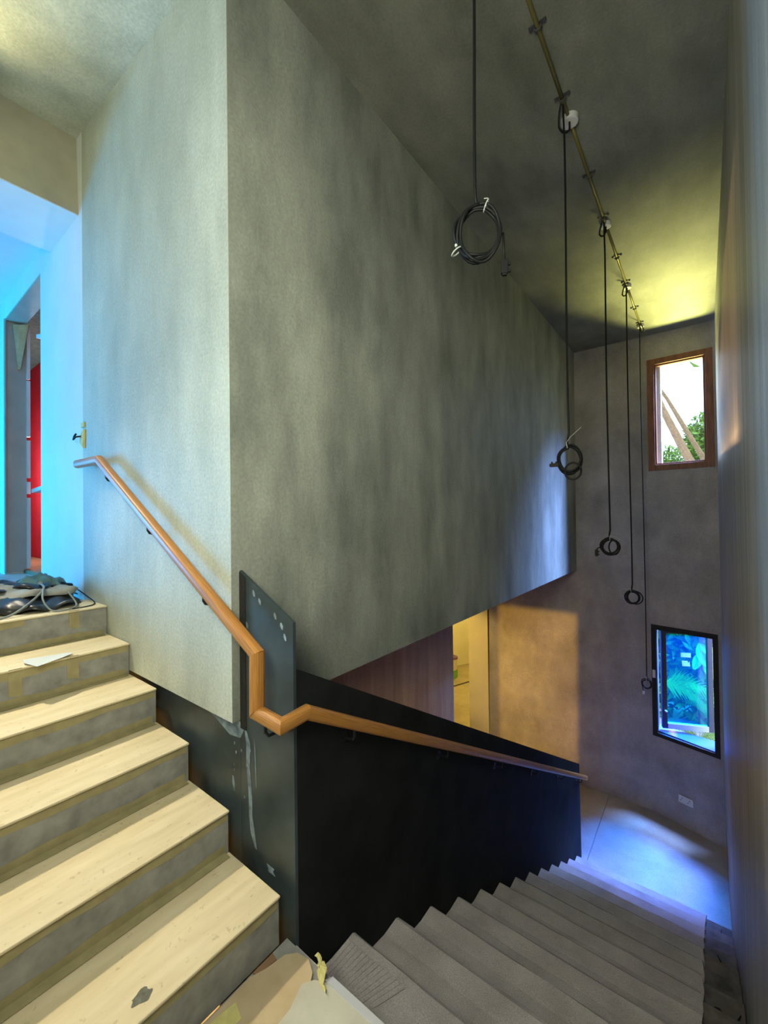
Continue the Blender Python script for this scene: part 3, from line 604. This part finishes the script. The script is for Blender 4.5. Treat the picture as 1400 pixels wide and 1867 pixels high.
# ------------------------------------------------------------------ landing protection
ZL = -1.602
def sheet(name, pts, z, th, m, lab, cat, **k): return tag(obj(name, MB().prism([(x, y, z) for x, y in pts], (0, 0, th)), m, **k), lab, cat)
sheet('cardboard_sheet', [(-1.278, 0.30), (-1.01, 0.30), (-1.05, 0.80), (-1.085, 0.955), (-1.115, 1.0), (-1.16, 1.022), (-1.21, 1.012), (-1.24, 0.98), (-1.258, 0.905), (-1.278, 0.86)], ZL+0.002, 0.006, M['card'], 'brown cardboard sheet on the landing at the foot of the upper flight', 'cardboard')
sheet('hardboard_sheet', [(-1.07, 0.40), (-0.2, 0.40), (-0.2, 1.02), (-1.03, 1.015), (-1.09, 0.985), (-1.115, 0.95), (-1.09, 0.88)], ZL+0.008, 0.005, M['card_grey'], 'pale board at the landing edge overlapping the brown cardboard', 'board')
sheet('edge_tape', [(-1.06, 1.005), (-0.2, 1.012), (-0.2, 1.036), (-1.045, 1.030)], ZL+0.0135, 0.001, M['sticker'], 'pale tape along the edge of the landing board', 'tape')
sheet('floor_tile', [(-1.286, 0.875), (-1.264, 0.885), (-1.256, 0.955), (-1.286, 0.96)], ZL-0.001, 0.004, M['brown_card'], 'dark brown tile strip at the foot of the lowest riser', 'tile')
sheet('tape_patch', [(-1.265, 0.69), (-1.20, 0.695), (-1.195, 0.77), (-1.25, 0.785)], ZL+0.009, 0.001, M['tape_pale'], 'pale yellow tape patch on the left of the brown cardboard', 'tape')
t = MB().grid(lambda u, v: (-1.138+0.05*u+0.06*v+0.012*math.sin(7*v), 1.03-0.02*v-0.045*u*v+0.01*math.sin(9*u), ZL+0.02+0.010*math.sin(PI*u)*(1-v)+0.007*math.sin(8*v+5*u)+0.007), 6, 10)
tag(obj('crumpled_tape', t, M['tape_pale'], solid=0.001), 'crumpled yellow tape at the tip of the cardboard by the balustrade', 'tape')
b = MB(); zr = NZ(0)+0.012
b.grid(lambda u, v: (XC+0.012+u*(0.20+0.10*v), 1.085+v*0.225, zr+0.0045*math.sin(2*PI*14*u)), 112, 2)
tag(obj('corrugated_card', b, M['fleece'], solid=0.002), 'ridged corrugated card on the top step of the lower flight', 'cardboard')
# torn scraps along the bare strip by the right wall
for q in range(4):
    i = (4, 6, 9, 12)[q]; x = -0.01+0.04*rnd.random(); y = NY(i)-0.20; z = NZ(i)-0.012
    t = MB(); a0 = rnd.random()*6
    for s_ in range(3):
        aa = a0+s_*2.1; t.tube([(x+0.02, y, z), (x+0.02+0.045*math.cos(aa), y+0.07*math.sin(aa), z+0.006), (x+0.03+0.07*math.cos(aa+0.4), y+0.13*math.sin(aa+0.4), z+0.006)], [0.007, 0.006, 0.003], 5)
    tag(obj('torn_strip', t, M['rubber']), ('topmost torn dark strip on the bare stair edge by the right wall', 'second torn dark strip from the top on the bare stair edge', 'third torn dark strip from the top, halfway down the bare stair edge', 'lowest torn dark strip, where the bare stair edge meets the blue-lit floor')[q], 'scrap', 'torn strips by the right wall')

# ------------------------------------------------------------------ far lower room
dp = tag(obj('door_leaf', MB().hexa([(-5.62,10.15,ZF),(-5.08,11.27,ZF),(-5.04,11.25,ZF),(-5.58,10.13,ZF),(-5.62,10.15,-1.2),(-5.08,11.27,-1.2),(-5.04,11.25,-1.2),(-5.58,10.13,-1.2)]), M['white_paint'], bevel=0.004), 'plain white door leaf standing in the far yellow-lit room', 'door')
bk = tag(empty('bucket', (-5.12, 9.55, ZF)), 'white bucket with a purple lid half hidden by the wall edge, on a green box', 'bucket')
obj('bucket_body', MB().tube([(-5.19, 9.50, ZF+0.22), (-5.19, 9.50, ZF+0.48), (-5.19, 9.50, ZF+0.5)], [0.11, 0.13, 0.135], 18), M['white_plastic'], bk)
obj('lid', MB().tube([(-5.19, 9.50, ZF+0.5), (-5.19, 9.50, ZF+0.54), (-5.19, 9.50, ZF+0.55)], [0.14, 0.14, 0.12], 18), M['purple'], bk)
tag(obj('plastic_box', MB().box(-5.34, -5.10, 9.38, 9.62, ZF, ZF+0.22), M['green_plastic'], bevel=0.01), 'green plastic box under the white bucket', 'box')
tag(obj('timber_batten', MB().hexa([(-4.98,8.86,ZF),(-4.72,9.55,ZF),(-4.70,9.54,ZF),(-4.96,8.85,ZF),(-4.98,8.86,ZF+0.02),(-4.72,9.55,ZF+0.02),(-4.70,9.54,ZF+0.02),(-4.96,8.85,ZF+0.02)]), M['steel']), 'thin dark batten lying on the far room floor', 'batten')

# ------------------------------------------------------------------ garden outside
gr = tag(obj('garden_ground', MB().box(-30, 30, 7.6, 60, ZF-0.6, ZF-0.25), M['grass']), 'grassy garden ground beyond the windows', 'ground')
def leaf_cloud(t, c, rad, n, size, r):
    for _ in range(n):
        d = Vector((r.gauss(0, 1), r.gauss(0, 1), r.gauss(0, 1))).normalized()*(r.random()**0.45)
        p = Vector(c)+Vector((d.x*rad[0], d.y*rad[1], d.z*rad[2])); a = Vector((r.gauss(0, 1), r.gauss(0, 1), r.gauss(0, 1))).normalized(); b_ = a.orthogonal().normalized(); s = size*(0.6+0.8*r.random())
        m = len(t.v); t.v += [tuple(p-a*s), tuple(p+b_*s*0.4), tuple(p+a*s), tuple(p-b_*s*0.4)]; t.f.append((m, m+1, m+2, m+3))
def palm(x0, y0, pts, r0, r1, lab, seed, nf):
    g = tag(empty('palm_tree', (x0, y0, ZF-0.3)), lab, 'tree', 'palms outside the upper window'); n = len(pts); P = [Vector(p) for p in pts]; Q = []
    for i in range(n-1):
        for s in range(10): Q.append(P[i].lerp(P[i+1], s/10))
    Q.append(P[-1]); m = len(Q)
    obj('trunk', MB().tube(Q, [(r0+(r1-r0)*i/(m-1))*(1+0.07*(i % 2)) for i in range(m)], 10), M['bark'], g)
    r = random.Random(seed); top = P[-1]
    for k in range(nf):
        a = 2*PI*k/9+r.random()*0.4; t = MB(); L = 1.5+0.4*r.random(); el = 0.5+0.5*r.random()
        sp_ = [top+Vector((math.cos(a)*L*s, math.sin(a)*L*s, el*L*s-1.1*L*s*s)) for s in [i/12 for i in range(13)]]
        t.tube(sp_, [0.02*(1-i/14) for i in range(13)], 5); sd = Vector((-math.sin(a), math.cos(a), 0))
        for i in range(1, 13):
            for sg in (-1, 1):
                q = sp_[i]; e = q+sd*sg*0.36*(1-0.6*i/13)+Vector((math.cos(a)*0.18, math.sin(a)*0.18, -0.16)); f2 = (sp_[i]-sp_[i-1])*0.45
                mm = len(t.v); t.v += [tuple(q-f2), tuple(q+f2), tuple(e)]; t.f.append((mm, mm+1, mm+2))
        obj('frond', t, M['leaf'], g)
palm(0.55, 11.3, [(0.55, 11.3, ZF-0.3), (0.28, 11.3, 0.0), (-0.27, 11.3, 1.2), (-0.72, 11.3, 2.35), (-1.5, 11.3, 4.7)], 0.115, 0.05, 'thicker leaning palm trunk crossing low in the upper window', 1, 9)
palm(0.55, 15.0, [(0.55, 15.0, ZF-0.3), (0.35, 15.0, 0.5), (-0.03, 15.0, 1.60), (-0.50, 15.0, 2.65), (-0.84, 15.0, 3.42), (-2.0, 15.0, 5.6)], 0.10, 0.03, 'slender leaning palm trunk right of the thicker one in the upper window', 2, 7)
def bush(name, c, rad, n, size, m, lab, seed, cat='bush', group=None):
    r = random.Random(seed); g = tag(empty(name, (c[0], c[1], ZF-0.3)), lab, cat, group)
    t = MB(); leaf_cloud(t, c, rad, n, size, r); f = obj('foliage', t, m, g); f['kind'] = 'stuff'
    t = MB()
    for k in range(5):
        a = k*1.26; t.tube([(c[0]+0.1*math.cos(a), c[1]+0.1*math.sin(a), ZF-0.3), (c[0]+0.5*rad[0]*math.cos(a), c[1]+0.5*rad[1]*math.sin(a), c[2])], [0.04, 0.015], 6)
    obj('stem', t, M['bark'], g); return g
bush('garden_tree', (0.22, 17.2, 2.2), (0.85, 0.8, 1.15), 2800, 0.10, M['leaf'], 'broad green tree filling the lower right of the upper window', 31, 'tree')
bush('garden_tree', (-1.1, 19.5, 1.7), (0.95, 0.8, 0.9), 1800, 0.10, M['leaf'], 'low green tree behind the thicker palm trunk in the upper window', 32, 'tree')
bush('hedge', (0.5, 10.4, -2.7), (2.9, 0.45, 1.9), 5200, 0.13, M['leaf'], 'dense garden hedge behind the palm leaves in the blue window', 33, 'hedge')
def fan_plant(c, n, L, seed, m, lab, az0=0.0, spread=6.28):
    r = random.Random(seed); c = Vector(c); g = tag(empty('palm_plant', (c.x, c.y, ZF-0.3)), lab, 'plant')
    for k in range(n):
        a = az0+spread*k/max(1, n-1)+0.2*r.random(); el = 0.35+0.5*r.random(); l = L*(0.8+0.4*r.random()); t = MB()
        S = [c+Vector((math.cos(a)*l*s, 0.5*math.sin(a)*l*s, el*l*s-0.75*l*s*s)) for s in [i/14 for i in range(15)]]
        t.tube([Vector((c.x, c.y, ZF-0.3))]+S, [0.014]*2+[0.009*(1-i/16) for i in range(14)], 5); dv = Vector((0, 0, 1))
        for i in range(1, 15):
            for sg in (-1, 1):
                q = S[i]; dr = (S[i]-S[i-1]); e = q+dv*sg*(0.24*(1-0.55*i/15))+dr.normalized()*0.16+Vector((0, -0.05, -0.05)); f2 = dr*0.42
                mm = len(t.v); t.v += [tuple(q-f2), tuple(q+f2), tuple(e)]; t.f.append((mm, mm+1, mm+2))
        obj('frond', t, m, g)
    return g
fan_plant((-0.62, 8.9, -3.05), 5, 0.75, 41, M['leaf_lime'], 'lime green palm with fronds across the middle of the blue window', -0.5, 1.9)
fan_plant((-0.15, 8.6, -3.75), 6, 0.55, 42, M['leaf'], 'low dark palm at the foot of the blue window view', 0.2, 2.8)
bp = tag(empty('banana_plant', (0.05, 8.9, ZF-0.3)), 'broad-leaved plant in the upper right of the blue window', 'plant')
obj('stem', MB().tube([(0.12, 8.95, ZF-0.3), (0.10, 8.95, -2.7)], [0.05, 0.03], 8), M['leaf'], bp)
for (x, z, w, h, a) in ((-0.06, -2.42, 0.10, 0.20, 0.3), (-0.14, -2.52, 0.07, 0.17, -0.35), (0.02, -2.62, 0.09, 0.18, 0.1), (-0.02, -2.32, 0.06, 0.12, 0.8), (0.06, -2.46, 0.09, 0.2, -0.1)):
    t = MB(); ca, sa = math.cos(a), math.sin(a)
    t.grid(lambda u, v: (x+ca*((u-0.5)*2*w*math.sin(PI*min(0.98, max(0.02, v)))**0.7)-sa*(v-0.5)*2*h, 8.88-0.06*abs(u-0.5)+0.05*v+0.02*x, z+sa*((u-0.5)*2*w*math.sin(PI*min(0.98, max(0.02, v)))**0.7)+ca*(v-0.5)*2*h), 4, 8)
    obj('leaf_blade', t, M['leaf_lime'], bp)
for o in bpy.data.objects:
    if '_b' in o: del o['_b']
